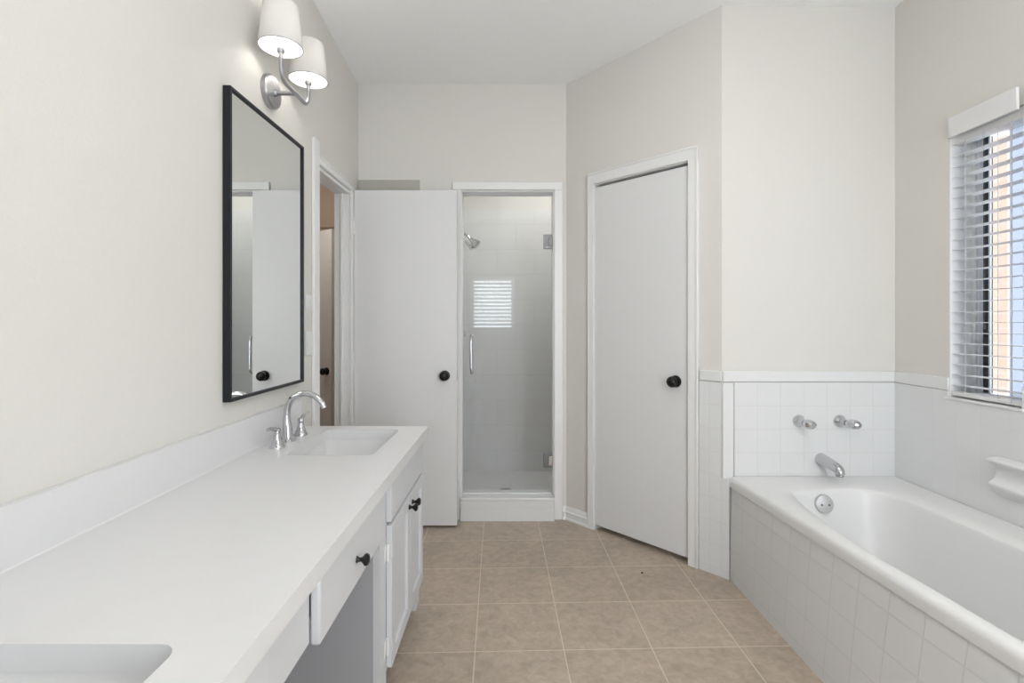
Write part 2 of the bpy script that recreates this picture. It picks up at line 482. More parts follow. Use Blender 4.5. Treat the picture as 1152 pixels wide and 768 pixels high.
# ------------------------------------------------------------------ doorway on the left wall, and its open door
cs = MB()
cs.box(XL + 0.0005, XL + 0.015, 2.365, 2.432, 0, 2.10)                 # near side casing
cs.box(XL + 0.0005, XL + 0.013, 2.433, 2.985, 1.992, 2.028)           # head casing
cs.box(XL + 0.0005, XL + 0.0145, 2.922, 2.985, 0, 1.990)              # far side casing
cs.box(XL + 0.0005, XL + 0.018, 2.433, 2.985, 2.022, 2.030)
structure('trim_8', cs, 'trim', 'white casing around the doorway left of the open door', 'door casing', 0.003)
jb = MB()
jb.box(XL - 0.09, XL, 2.92, 2.9395, 0, 1.972).box(XL - 0.09, XL, 2.4405, 2.9395, 1.972, 1.9895).box(XL - 0.09, XL, 2.4405, 2.458, 0, 1.972)
jb.box(XL - 0.052, XL - 0.038, 2.908, 2.92, 0, 1.972)
structure('trim_9', jb, 'trim', 'white jamb lining inside the doorway left of the open door', 'door jamb', 0.002)

def door_knob(parent, base, direction, r=0.0285, mat='black', plate=0.031, length=0.062):
    prof = [(0, 0.0), (plate, 0.0), (plate, 0.004), (plate * 0.9, 0.009), (0.014, 0.012), (0.0115, 0.018), (0.0115, 0.030)]
    c = length - r * 0.80
    for k in range(11):
        a = math.radians(-65 + 155 * k / 10)
        prof.append((max(0.0, r * math.cos(a)) if k < 10 else 0.0, c + r * 0.80 * math.sin(a)))
    return add('door_knob', MB().lathe(prof, base, direction, 36), mat, parent, label='round black door knob')

d1 = structure_root('door_1', 'flat white door standing open in front of the back wall, left of the shower', 'door', (XL + 0.016, 2.967, 0.014))
add('door_slab', MB().box(-0.936, -0.327, 2.950, 2.985, 0.014, 2.001), 'door', d1, 0.002)
door_knob(d1, (-0.398, 2.950, 0.902), (0, -1, 0))
kb = MB().lathe([(0, 0), (0.026, 0), (0.026, 0.006), (0.012, 0.010), (0.012, 0.02), (0.026, 0.034), (0.026, 0.048), (0.018, 0.058), (0, 0.06)], (-0.398, 2.985, 0.902), (0, 1, 0), 28)
add('door_knob', kb, 'black', d1, label='round black door knob on the far face')
add('latch_plate', MB().box(-0.3275, -0.3262, 2.958, 2.977, 0.872, 0.932), 'steel', d1, label='steel latch plate in the door edge')
for z in (0.25, 1.0, 1.78):
    add('hinge', MB().tube([(-0.9365, 2.9455, z - 0.04), (-0.9365, 2.9455, z + 0.04)], 0.004, 10), 'trim', d1)

# far door in the side hall, ajar
d3 = structure_root('door_3', 'white hall door standing ajar, seen through the doorway beside the mirror', 'door', (-1.42, 4.0, 0.01))
fd = Vector((-0.8, 0.6, 0)); fn = Vector((-0.6, -0.8, 0)); F = Vector((-1.42, 4.0, 0))
q = [F, F + fd * 0.68, F + fd * 0.68 + fn * 0.035, F + fn * 0.035]
add('door_slab', MB().hexa(q, 0.01, 1.965), 'door', d3, 0.002)
door_knob(d3, F + fd * 0.062 + fn * 0.035 + Vector((0, 0, 0.825)), fn)
structure('trim_10', MB().box(-2.3, -1.06, YO - 0.02, YO, 2.12, 2.22), 'hallwall', 'tan head board on the hall wall above the ajar door', 'trim', 0.003)

# board fixed to the back wall just above the open door
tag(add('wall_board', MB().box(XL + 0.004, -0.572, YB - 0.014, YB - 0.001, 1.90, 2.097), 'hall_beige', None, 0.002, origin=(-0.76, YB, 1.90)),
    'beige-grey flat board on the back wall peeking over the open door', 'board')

# ------------------------------------------------------------------ shower front: casing, curb, glass door
cz = MB()
YC = YB - 0.016
cz.box(SX0 - 0.049, SX0 + 0.002, YC, YB - 0.0005, 0.0, 2.036).box(SX1 - 0.002, SX1 + 0.049, YC, YB - 0.0005, 0.0, 2.036).box(SX0 - 0.049, SX1 + 0.049, YC, YB - 0.0005, 2.0365, 2.084)
structure('trim_11', cz, 'trim', 'white flat casing around the shower door', 'door casing', 0.003)
jz = MB()
jz.box(SX0, SX0 + 0.010, YB, YB + 0.12, 0.144, STOP).box(SX1 - 0.010, SX1, YB, YB + 0.12, 0.144, STOP).box(SX0 + 0.010, SX1 - 0.010, YB, YB + 0.12, STOP - 0.010, STOP)
structure('trim_12', jz, 'trim', 'white lining of the shower doorway', 'door jamb', 0.002)
cu = MB().box(SX0 + 0.003, SX1 - 0.003, YB - 0.036, YB + 0.118, 0.0, 0.125)
structure('trim_13', cu, 'tile_curb', 'white tiled curb below the shower door', 'curb')
structure('trim_14', MB().box(SX0 + 0.003, SX1 - 0.003, YB - 0.040, YB + 0.118, 0.1255, 0.143), 'tub', 'white ledge cap on the shower curb', 'curb', 0.004)

YG = 3.122
sd = thing('shower_door', 'frameless clear glass shower door with steel handle and two hinges', 'shower door', (0, YG, 0.148))
add('glass_panel', MB().box(SX0 + 0.014, SX1 - 0.013, YG, YG + 0.009, 0.150, 2.018), 'glass', sd)
for z, nm in ((1.722, 'upper'), (0.355, 'lower')):
    hb = add('hinge', MB().box(SX1 - 0.066, SX1 - 0.012, YG - 0.011, YG - 0.0005, z - 0.045, z + 0.045), 'hinge', sd, 0.002, label='square steel glass hinge')
    add('hinge_knuckle', MB().box(SX1 - 0.034, SX1 - 0.0105, YG - 0.022, YG - 0.0115, z - 0.028, z + 0.028), 'chrome', hb, 0.002)
hx = -0.252
hp = [(hx, YG - 0.001, 0.905), (hx, YG - 0.035, 0.905), (hx, YG - 0.052, 0.922), (hx, YG - 0.055, 0.95), (hx, YG - 0.055, 1.085), (hx, YG - 0.052, 1.113), (hx, YG - 0.035, 1.13), (hx, YG - 0.001, 1.13)]
hm = MB().tube(spline(hp, 6), 0.0085, 14)
for z in (0.905, 1.13): hm.lathe([(0, 0), (0.013, 0), (0.013, 0.004), (0.009, 0.006)], (hx, YG - 0.0006, z), (0, -1, 0), 20)
add('handle', hm, 'chrome', sd, label='chrome tubular pull handle')
add('door_sweep', MB().box(SX0 + 0.014, SX1 - 0.013, YG - 0.001, YG + 0.010, 0.1435, 0.151), 'plastic', sd)

# inside the shower
shd = thing('shower_fixture', 'small chrome shower head on an angled arm behind the shower glass', 'shower head', (-0.41, 3.55, 1.86))
ap = spline([(-0.41, 3.55, 1.86), (-0.37, 3.55, 1.865), (-0.325, 3.55, 1.84), (-0.30, 3.55, 1.815)], 6)
add('arm', MB().tube(ap, 0.009, 12).lathe([(0, 0), (0.028, 0), (0.022, 0.008), (0.01, 0.012)], (-0.409, 3.55, 1.86), (1, 0, 0), 24), 'chrome', shd)
hd = Vector((0.75, -0.1, -0.66))
add('head', MB().lathe([(0, 0), (0.012, 0), (0.014, 0.018), (0.020, 0.03), (0.034, 0.062), (0.036, 0.075), (0.030, 0.079), (0, 0.080)], (-0.302, 3.55, 1.817), hd, 28), 'chrome', shd)
add('bracket', MB().tube([(-0.33, 3.55, 1.80), (-0.285, 3.548, 1.74)], 0.012, 12), 'chrome', shd)
tag(add('shower_drain', MB().lathe([(0, 0.0), (0.045, 0.0), (0.045, 0.003), (0.040, 0.0042), (0.036, 0.003), (0.030, 0.0042), (0.024, 0.003), (0.018, 0.0042), (0.012, 0.003), (0, 0.004)], (-0.045, 3.52, 0.0301), (0, 0, 1), 32), 'steel', None, origin=(-0.045, 3.52, 0.0301)),
    'round steel drain in the shower floor', 'drain')
vb = thing('shower_valve', 'small chrome shower tap on the left shower wall', 'tap', (-0.41, 3.75, 1.16))
add('escutcheon', MB().lathe([(0, 0), (0.05, 0), (0.048, 0.006), (0.02, 0.01), (0.02, 0.03), (0, 0.03)], (-0.4095, 3.75, 1.16), (1, 0, 0), 28), 'chrome', vb)
add('lever', MB().tube([(-0.379, 3.75, 1.165), (-0.365, 3.75, 1.15), (-0.355, 3.75, 1.11)], [0.009, 0.009, 0.007], 12), 'chrome', vb)

# ------------------------------------------------------------------ closet door on the angled wall
cc = MB()
cc.abox(0.1788, DS0 - 0.006, 0.0005, 0.016, 0, 2.078).abox(DS1 + 0.006, 0.8565, 0.0005, 0.016, 0, 2.078).abox(0.1788, 0.8565, 0.0005, 0.0165, 2.0285, 2.092)
cc.abox(0.1788, 0.188, 0.0165, 0.020, 0, 2.078).abox(0.8475, 0.8565, 0.0165, 0.020, 0, 2.078).abox(0.1788, 0.8565, 0.017, 0.0205, 2.082, 2.092)
structure('trim_15', cc, 'trim', 'white moulded casing around the closet door', 'door casing', 0.002)
cj = MB()
cj.abox(DS0 - 0.0115, DS0 - 0.003, -0.11, 0.0, 0, DTOP + 0.003).abox(DS1 + 0.003, DS1 + 0.0115, -0.11, 0.0, 0, DTOP + 0.003).abox(DS0 - 0.0115, DS1 + 0.0115, -0.11, 0.0, DTOP + 0.0035, DTOP + 0.0115)
structure('trim_16', cj, 'trim', 'white jamb lining of the closet door', 'door jamb')
b2 = P0 + UD * DS0
d2 = structure_root('door_2', 'flat white closet door, closed, on the angled wall', 'door', (b2.x, b2.y, 0.03))
add('door_slab', MB().abox(DS0, DS1, -0.037, 0.0, 0.030, DTOP - 0.013), 'door', d2, 0.0015)
kp = P0 + UD * 0.732 + ND * 0.002
door_knob(d2, (kp.x, kp.y, 0.915), ND)
for z in (0.42, 1.72):
    p = P0 + UD * (DS0 - 0.001) + ND * 0.006
    add('hinge', MB().tube([(p.x, p.y, z - 0.04), (p.x, p.y, z + 0.04)], 0.005, 10), 'trim', d2)
add('latch_plate', MB().abox(DS1 + 0.0003, DS1 + 0.0022, -0.012, 0.003, 0.885, 0.945), 'black', d2, label='dark latch plate in the door edge')

# ------------------------------------------------------------------ window by the tub
w1 = structure_root('window_1', 'narrow white sliding window with obscure glass beside the tub', 'window', (1.95, 1.937, WZ0))
fr = MB()
fr.box(1.925, 1.985, 2.070, 2.0885, WZ0 + 0.001, WZ1 - 0.001).box(1.925, 1.985, WY0 + 0.0005, 1.80, WZ0 + 0.001, WZ1 - 0.001)
fr.box(1.925, 1.985, 1.80, 2.070, WZ0 + 0.001, WZ0 + 0.03).box(1.925, 1.985, 1.80, 2.070, WZ1 - 0.03, WZ1 - 0.001)
add('window_frame', fr, 'trim', w1, 0.002)
add('sash_stile', MB().box(1.930, 1.945, 2.0405, 2.069, WZ0 + 0.031, WZ1 - 0.031), 'gasket', w1, label='grey sash stile')
add('sash_bead', MB().box(1.926, 1.945, 2.0385, 2.0400, WZ0 + 0.031, WZ1 - 0.031), 'plastic', w1)
add('dark_gasket', MB().box(1.929, 1.945, 2.0135, 2.0380, WZ0 + 0.031, WZ1 - 0.031), 'dark', w1, label='dark blue-black rubber track')
add('meeting_stile', MB().box(1.927, 1.932, 2.0055, 2.0130, WZ0 + 0.031, WZ1 - 0.031), 'plastic', w1)
add('clear_pane', MB().box(1.950, 1.956, 1.952, 2.0050, WZ0 + 0.031, WZ1 - 0.031), 'pane', w1)
add('obscure_pane', MB().box(1.950, 1.956, 1.801, 1.9515, WZ0 + 0.031, WZ1 - 0.031), 'frosted', w1, label='pale blue obscure glass')
structure('trim_17', MB().box(XR + 0.002, 1.924, WY0 + 0.001, WY1 - 0.001, WZ0 + 0.0005, WZ0 + 0.006).box(XR - 0.016, XR + 0.002, WY0 - 0.008, WY1 + 0.008, WZ0 - 0.003, WZ0 + 0.006), 'trim', 'thin white sill under the window blind', 'window sill', 0.002)
structure('trim_18', MB().box(XR + 0.001, 1.9245, WY1 - 0.0035, WY1 - 0.0002, WZ0 + 0.0065, WZ1 - 0.0005).box(XR + 0.001, 1.9245, WY0 + 0.0002, WY0 + 0.0035, WZ0 + 0.0065, WZ1 - 0.0005), 'trim', 'white side returns inside the window recess', 'window trim')
bp_ = tag(add('wall_outside', MB().box(2.30, 2.62, 2.31, 2.75, 0, 2.7), 'brick_out', None, 0.004, origin=(2.46, 2.53, 0)), 'peach brick pier outside the window by the tub', 'wall'); bp_['kind'] = 'structure'

bl = thing('window_blind', 'white slatted blind with open slats in the window by the tub', 'blind', (XR, 1.94, WZ0 + 0.01))
vl = MB().box(XR - 0.036, XR - 0.024, 1.776, 2.056, 1.977, 2.058).box(XR - 0.036, XR - 0.0005, 2.050, 2.058, 1.977, 2.058)
add('valance', vl, 'blind', bl, 0.002, label='grey-white flat valance')
add('head_rail', MB().box(XR + 0.006, XR + 0.056, WY0 + 0.004, WY1 - 0.004, 1.955, 1.998), 'blind', bl, 0.002)
sl = MB(); z = 0.9555; 
while z < 1.945:
    sl.prism([(XR + 0.006, z), (XR + 0.018, z + 0.001), (XR + 0.031, z + 0.0014), (XR + 0.044, z + 0.001), (XR + 0.056, z), (XR + 0.056, z + 0.0013), (XR + 0.044, z + 0.0023), (XR + 0.031, z + 0.0027), (XR + 0.018, z + 0.0023), (XR + 0.006, z + 0.0013)], 'y', WY0 + 0.005, WY1 - 0.005)
    z += 0.0432
add('slats', sl, 'blind', bl)
add('bottom_rail', MB().box(XR + 0.005, XR + 0.057, WY0 + 0.005, WY1 - 0.005, 0.912, 0.930), 'blind', bl, 0.003)
for y in (2.02, 1.885, 1.835):
    c = MB()
    for x in (XR + 0.0045, XR + 0.0575): c.tube([(x, y, 0.92), (x, y, 1.96)], 0.0011, 6)
    add('ladder_cord', c, 'cord', bl)
for y in (2.05, 1.955, 1.86):
    add('cord_plug', MB().lathe([(0, 0), (0.006, 0), (0.005, -0.004), (0, -0.005)], (XR + 0.03, y, 0.912), (0, 0, 1), 12), 'cord', bl)
add('tilt_wand', MB().tube([(XR - 0.004, 1.935, 1.965), (XR - 0.004, 1.935, 1.23)], 0.0035, 8).tube([(XR - 0.004, 1.935, 1.23), (XR - 0.004, 1.935, 1.19)], [0.0045, 0.0065], 8), 'pane', bl)

# rear window behind the viewer (mirrored in the shower glass)
w2 = structure_root('window_2', 'rear window with white blind, mirrored in the shower glass', 'window', (-0.305, YR - 0.08, RZ0))
fr = MB()
fr.box(RX0 + 0.001, RX0 + 0.04, YR - 0.10, YR - 0.05, RZ0 + 0.001, RZ1 - 0.001).box(RX1 - 0.04, RX1 - 0.001, YR - 0.10, YR - 0.05, RZ0 + 0.001, RZ1 - 0.001)
fr.box(RX0 + 0.04, RX1 - 0.04, YR - 0.10, YR - 0.05, RZ0 + 0.001, RZ0 + 0.04).box(RX0 + 0.04, RX1 - 0.04, YR - 0.10, YR - 0.05, RZ1 - 0.04, RZ1 - 0.001)
add('window_frame', fr, 'trim', w2)
add('pane', MB().box(RX0 + 0.041, RX1 - 0.041, YR - 0.078, YR - 0.072, RZ0 + 0.041, RZ1 - 0.041), 'pane', w2)
b2_ = thing('window_blind', 'white slatted blind in the rear window, mirrored in the shower glass', 'blind', (-0.305, YR, RZ0))
sl = MB()
for k in range(14):
    z = RZ0 + 0.05 + k * 0.058
    sl.prism([(YR - 0.045, z - 0.014), (YR - 0.006, z + 0.012), (YR - 0.006, z + 0.015), (YR - 0.045, z - 0.011)], 'x', RX0 + 0.006, RX1 - 0.006)
add('slats', sl, 'blind', b2_)
add('head_rail', MB().box(RX0 + 0.005, RX1 - 0.005, YR - 0.046, YR - 0.004, RZ1 - 0.05, RZ1 - 0.003), 'blind', b2_)
add('bottom_rail', MB().box(RX0 + 0.005, RX1 - 0.005, YR - 0.045, YR - 0.005, RZ0 + 0.004, RZ0 + 0.024), 'blind', b2_)

d4 = structure_root('added_glass_door', 'added white glazed door behind the viewer, unseen, letting in fill light', 'door', (1.27, YR - 0.06, 0.0))  # made-up door, added to let fill light in
fr = MB()
fr.box(GX0 + 0.004, GX0 + 0.09, YR - 0.08, YR - 0.04, 0.01, GZ1 - 0.004).box(GX1 - 0.09, GX1 - 0.004, YR - 0.08, YR - 0.04, 0.01, GZ1 - 0.004)
fr.box(GX0 + 0.09, GX1 - 0.09, YR - 0.08, YR - 0.04, 0.01, 0.20).box(GX0 + 0.09, GX1 - 0.09, YR - 0.08, YR - 0.04, GZ1 - 0.10, GZ1 - 0.004)
add('door_frame', fr, 'trim', d4, 0.002)
add('pane', MB().box(GX0 + 0.0905, GX1 - 0.0905, YR - 0.063, YR - 0.057, 0.2005, GZ1 - 0.1005), 'pane', d4)
door_knob(d4, (GX0 + 0.045, YR - 0.04, 0.95), (0, 1, 0))
lamp('rear_door_fill_light', 'AREA', (1.27, YR - 0.14, 1.08), (math.radians(90), 0, 0), FILL_DOOR_W, (0.96, 0.98, 1.0), 0.96, 2.0)  # added lamp shining in through the unseen door

# ------------------------------------------------------------------ added fill lamps out of view, and rear window daylight
def fill_panel(x, y, label):
    h = min(ceil_h(x - 0.3, y), ceil_h(x + 0.3, y)) - 0.012
    t = thing('added_fill_panel', label, 'added fill light', (x, y, h), 'added fill panels')
    f = MB()
    f.box(x - 0.32, x + 0.32, y - 0.62, y - 0.59, h - 0.045, h).box(x - 0.32, x + 0.32, y + 0.59, y + 0.62, h - 0.045, h)
    f.box(x - 0.32, x - 0.29, y - 0.59, y + 0.59, h - 0.045, h).box(x + 0.29, x + 0.32, y - 0.59, y + 0.59, h - 0.045, h)
    add('frame', f, 'trim', t)
    add('diffuser', MB().box(x - 0.289, x + 0.289, y - 0.589, y + 0.589, h - 0.034, h - 0.028), 'panel', t)
    lamp('panel_fill_light', 'AREA', (x, y, h - 0.04), (0, 0, 0), FILL_PANEL_W, (1.0, 0.99, 0.97), 0.57, 1.17, t)
fill_panel(0.40, 1.0, 'added square-edged white fill panel on the ceiling, out of view')
lamp('rear_window_daylight', 'AREA', (-0.305, YR - 0.30, 1.52), (math.radians(90), 0, 0), WINDOW_W, (0.93, 0.97, 1.0), 0.8, 1.0)
lamp('shower_fill_light', 'AREA', (0.30, 3.36, 2.64), (0, 0, 0), FILL_SHOWER_W, (1.0, 0.99, 0.97), 0.14)  # added lamp to brighten the shower stall
gx, gy, gz, gr = 0.72, 0.40, 1.82, 0.15
gb = thing('added_fill_globe', 'added round opal fill globe hanging out of view over the room', 'added fill light', (gx, gy, gz))
pr = [(max(0.0, gr * math.sin(math.radians(a))), -gr * math.cos(math.radians(a))) for a in range(0, 166, 11)]
add('globe', MB().lathe(pr, (gx, gy, gz), (0, 0, 1), 40), 'opal', gb, smooth=60)
ch_ = ceil_h(gx, gy)
add('stem', MB().lathe([(0.045, gr * 0.96), (0.045, gr * 0.99), (0.02, gr * 1.12), (0.007, gr * 1.15), (0.007, ch_ - gz - 0.03), (0.055, ch_ - gz - 0.025), (0.06, ch_ - gz - 0.004), (0, ch_ - gz - 0.004)], (gx, gy, gz), (0, 0, 1), 28), 'nickel', gb)
lamp('globe_fill_lamp', 'POINT', (gx, gy, gz), (0, 0, 0), FILL_GLOBE_W, (1.0, 0.99, 0.97), 0.11, None, gb)  # added fill lamp inside the unseen globe
tl = thing('added_shower_light', 'small round ring of the added fill lamp above the shower', 'added fill light', (0.30, 3.36, 2.645))
add('ring', MB().lathe([(0.072, 0), (0.09, 0), (0.088, 0.012), (0.074, 0.016), (0.072, 0)], (0.30, 3.36, 2.66), (0, 0, -1), 32), 'trim', tl)
hl = thing('added_hall_light', 'small round added fill lamp in the hall, out of view', 'added fill light', (-1.7, 3.3, 2.66))
add('dome', MB().lathe([(0.11, 0), (0.11, 0.012), (0.09, 0.04), (0.05, 0.058), (0, 0.062)], (-1.7, 3.3, 2.686), (0, 0, -1), 28), 'panel', hl)
lamp('hall_fill_lamp', 'POINT', (-1.7, 3.3, 2.52), (0, 0, 0), FILL_HALL_W, (1.0, 0.92, 0.83), 0.06, None, hl)  # added lamp to brighten the hall

# ------------------------------------------------------------------ vanity
CT, CBT = 0.757, 0.717                      # counter top and underside
CX1, CY0, CY1 = -0.371, -0.15, 2.21         # front edge, near end, far end
SINKS = [(-0.79, -0.482, 1.72, 2.14), (-0.79, -0.470, 0.29, 0.71)]
def counter():
    bm = bmesh.new()
    def ring(pts, z): return [bm.verts.new((x, y, z)) for x, y in pts]
    loops = [[(XL + 0.001, CY0), (CX1, CY0), (CX1, CY1), (XL + 0.001, CY1)]] + [rrect(a, b, c, d, 0.030, 6) for a, b, c, d in SINKS]
    edges = {}
    tops = []; bots = []
    for L in loops:
        for z, store in ((CT, tops), (CBT, bots)):
            r = ring(L, z); store.append(r)
    for store in (tops, bots):
        es = []
        for r in store:
            for i in range(len(r)): es.append(bm.edges.new((r[i], r[(i + 1) % len(r)])))
        bmesh.ops.triangle_fill(bm, use_beauty=True, use_dissolve=False, edges=es)
    for t, b in zip(tops, bots):
        n = len(t)
        for i in range(n): bm.faces.new((t[i], t[(i + 1) % n], b[(i + 1) % n], b[i]))
    m = MB(); m.bm.free(); m.bm = bm
    return m
ctop = thing('vanity_countertop', 'long white counter with two sink cut-outs along the left wall', 'countertop', (-0.66, 1.03, CBT))
add('slab', counter(), 'quartz', ctop)
tag(add('backsplash', MB().box(XL + 0.001, XL + 0.019, CY0, CY1, CT, 0.876), 'quartz', None, 0.0, origin=(XL + 0.01, 1.03, CT)), 'low white backsplash standing on the counter against the left wall', 'backsplash')

bs_ = bpy.data.objects['backsplash']
add('caulk_bead', MB().prism([(XL + 0.0185, CT + 0.0003), (XL + 0.0218, CT + 0.0003), (XL + 0.0185, CT + 0.0034)], 'y', CY0, CY1), 'plastic', bs_)

def sink(a, b, c, d, label):
    t = thing('sink', label, 'sink', ((a + b) / 2, (c + d) / 2, CBT - 0.14), 'undermount counter sinks')
    L = []
    cx, cy = (a + b) / 2, (c + d) / 2
    for gr, z, r in ((0.022, CBT - 0.0005, 0.05), (0.004, CBT - 0.001, 0.04), (0.003, CBT - 0.012, 0.04), (0.000, CBT - 0.06, 0.042), (-0.008, CBT - 0.10, 0.05), (-0.030, CBT - 0.126, 0.055), (-0.07, CBT - 0.135, 0.045), (-0.115, CBT - 0.138, 0.02)):
        L.append([(x, y, z) for x, y in rrect(a - gr, b + gr, c - gr, d + gr, r, 8)])
    o = add('basin', MB().loft(L), 'porcelain', t, smooth=50)
    so = o.modifiers.new('shell', 'SOLIDIFY'); so.thickness = 0.008; so.offset = -1
    add('drain', MB().lathe([(0, 0.004), (0.016, 0.004), (0.022, 0.003), (0.024, 0.0005)], (cx, cy, CBT - 0.1375), (0, 0, 1), 28), 'chrome', t, label='chrome round drain')
sink(*SINKS[0], 'white rectangular sink set in the far end of the counter, below the mirror')
sink(*SINKS[1], 'white rectangular sink set in the near end of the counter, cut by the photo edge')

FX, PX = -0.407, -0.387      # face frame plane, overlay panel front plane
def round_knob(parent, y, z, r=0.0145):
    prof = [(0, 0), (0.0095, 0.0), (0.0085, 0.003), (0.0055, 0.007), (0.005, 0.013), (0.009, 0.018), (r, 0.023), (r * 1.02, 0.027), (r * 0.85, 0.031), (0.006, 0.0335), (0, 0.034)]
    return add('knob', MB().lathe(prof, (PX, y, z), (1, 0, 0), 24), 'black', parent, label='small black mushroom knob')

def panel_door(parent, y0, y1, z0, z1, knob=None, hinge_side=None):
    fw = 0.048
    m = MB()
    m.box(FX + 0.001, PX, y0, y0 + fw, z0, z1).box(FX + 0.001, PX, y1 - fw, y1, z0, z1)
    m.box(FX + 0.001, PX, y0 + fw, y1 - fw, z0, z0 + fw).box(FX + 0.001, PX, y0 + fw, y1 - fw, z1 - fw, z1)
    d = add('door', m, 'cabinet', parent, 0.0025)
    add('door_panel', MB().box(FX + 0.002, PX - 0.010, y0 + fw - 0.004, y1 - fw + 0.004, z0 + fw - 0.004, z1 - fw + 0.004), 'cabinet', d)
    if knob: round_knob(d, *knob)
    if hinge_side is not None:
        for z in (z0 + 0.07, z1 - 0.085):
            y = y0 if hinge_side < 0 else y1
            hm = MB().box(FX + 0.001, FX + 0.004, min(y, y + hinge_side * 0.028), max(y, y + hinge_side * 0.028), z - 0.025, z + 0.025)
            hm.tube([(PX - 0.012, y + hinge_side * 0.004, z - 0.027), (PX - 0.012, y + hinge_side * 0.004, z + 0.027)], 0.0042, 10)
            hm.box(PX - 0.0005, PX + 0.001, min(y, y - hinge_side * 0.012), max(y, y - hinge_side * 0.012), z - 0.02, z + 0.02)
            add('hinge', hm, 'trim', d, label='white painted exposed hinge')
    return d

def cab_body(y0, y1, toe=0.09):
    m = MB(); t = 0.018
    m.box(XL + 0.004, FX - 0.0195, y0, y0 + t, 0.0, CBT - 0.001)
    m.box(XL + 0.004, FX - 0.0195, y1 - t, y1, 0.0, CBT - 0.001)
    m.box(XL + 0.004, FX, y0 + t, y1 - t, toe, toe + t)
    m.box(XL + 0.004, XL + 0.012, y0 + t, y1 - t, toe + t, CBT - 0.001)
    m.box(FX - 0.07, FX - 0.055, y0 + t, y1 - t, 0, toe)
    return m
def face_frame(y0, y1, mids=(), z0=0.09, rails=((0.09, 0.13), (0.545, 0.585), (0.69, 0.7155))):
    m = MB(); s = 0.082
    m.box(FX - 0.019, FX + 0.0005, y0, y0 + s, 0, CBT - 0.0015).box(FX - 0.019, FX + 0.0005, y1 - s, y1, 0, CBT - 0.0015)
    for a, b in rails: m.box(FX - 0.019, FX + 0.0005, y0 + s, y1 - s, a, b)
    return m
ca = thing('vanity_cabinet', 'grey-white cabinet with two panel doors under the far end of the counter', 'cabinet', (-0.66, 1.84, 0))
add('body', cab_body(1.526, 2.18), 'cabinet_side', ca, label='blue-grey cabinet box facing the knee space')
add('face_frame', face_frame(1.526, 2.18), 'cabinet', ca)
add('drawer_front', MB().box(FX + 0.001, PX, 1.596, 2.165, 0.575, 0.708), 'cabinet', ca, 0.004, label='false drawer front without a knob')
panel_door(ca, 1.603, 1.897, 0.105, 0.562, (1.872, 0.522), -1)
panel_door(ca, 1.903, 2.165, 0.105, 0.562, (1.930, 0.522), None)

ds = thing('desk_drawer', 'grey-white shallow drawer with a black knob over the open knee space', 'drawer unit', (-0.66, 1.17, 0.565))
m = MB()
m.box(FX - 0.019, FX, 0.822, 1.5255, 0.69, CBT - 0.0015).box(FX - 0.019, FX, 0.822, 1.000, 0.572, 0.69)
add('rail', m, 'cabinet', ds, 0.001)
m = MB().box(-0.86, FX - 0.02, 1.02, 1.034, 0.585, 0.69).box(-0.86, FX - 0.02, 1.486, 1.50, 0.585, 0.69).box(-0.86, FX - 0.02, 1.034, 1.486, 0.585, 0.595).box(-0.86, -0.848, 1.034, 1.486, 0.595, 0.69)
add('drawer_box', m, 'cabinet', ds)
df = add('drawer_front', MB().box(FX + 0.001, PX + 0.002, 0.998, 1.522, 0.566, 0.708), 'cabinet', ds, 0.006)
round_knob(df, 1.235, 0.628)

cn = thing('vanity_cabinet', 'grey-white cabinet at the near end of the counter, mostly out of frame', 'cabinet', (-0.66, 0.33, 0))
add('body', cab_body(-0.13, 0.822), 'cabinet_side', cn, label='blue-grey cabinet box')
add('face_frame', face_frame(-0.13, 0.8205), 'cabinet', cn)
add('drawer_front', MB().box(FX + 0.001, PX, -0.115, 0.792, 0.575, 0.708), 'cabinet', cn, 0.004)
panel_door(cn, 0.337, 0.792, 0.105, 0.562, (0.365, 0.522), 1)
panel_door(cn, -0.115, 0.331, 0.105, 0.562, (0.303, 0.522), None)

# ------------------------------------------------------------------ faucet
fx, fy = -0.868, 1.930
fa = thing('faucet', 'chrome gooseneck faucet with two lever handles behind the far sink', 'faucet', (fx, fy, CT))
sp = spline([(fx, fy, CT), (fx - 0.002, fy, 0.80), (fx - 0.006, fy, 0.845), (fx - 0.001, fy, 0.890), (fx + 0.020, fy, 0.924), (fx + 0.058, fy, 0.941), (fx + 0.100, fy, 0.932), (fx + 0.128, fy, 0.908), (fx + 0.141, fy, 0.886)], 7)
n = len(sp); rad = []
for i in range(n):
    t = i / (n - 1)
    rad.append(0.0235 - 0.0105 * min(1, t / 0.28) if t < 0.28 else 0.0130 - 0.0025 * (t - 0.28) / 0.72)
add('spout', MB().tube(sp, rad, 20).lathe([(0, 0.0), (0.029, 0.0), (0.029, 0.004), (0.025, 0.009), (0.020, 0.014)], (fx, fy, CT + 0.0003), (0, 0, 1), 32), 'chrome', fa)
for sgn in (-1, 1):
    hy = fy + sgn * 0.102
    hb = add('handle', MB().lathe([(0, 0), (0.027, 0), (0.027, 0.004), (0.022, 0.012), (0.016, 0.028), (0.0125, 0.044), (0.012, 0.056), (0.013, 0.064), (0.010, 0.070), (0, 0.072)], (fx + 0.006, hy, CT + 0.0003), (0, 0, 1), 28), 'chrome', fa)
    lv = spline([(fx + 0.006, hy, CT + 0.062), (fx + 0.006, hy + sgn * 0.022, CT + 0.072), (fx + 0.006, hy + sgn * 0.05, CT + 0.079), (fx + 0.006, hy + sgn * 0.072, CT + 0.081)], 5)
    add('lever', MB().tube(lv, [0.0085 - 0.0028 * k / (len(lv) - 1) for k in range(len(lv))], 14), 'chrome', hb)

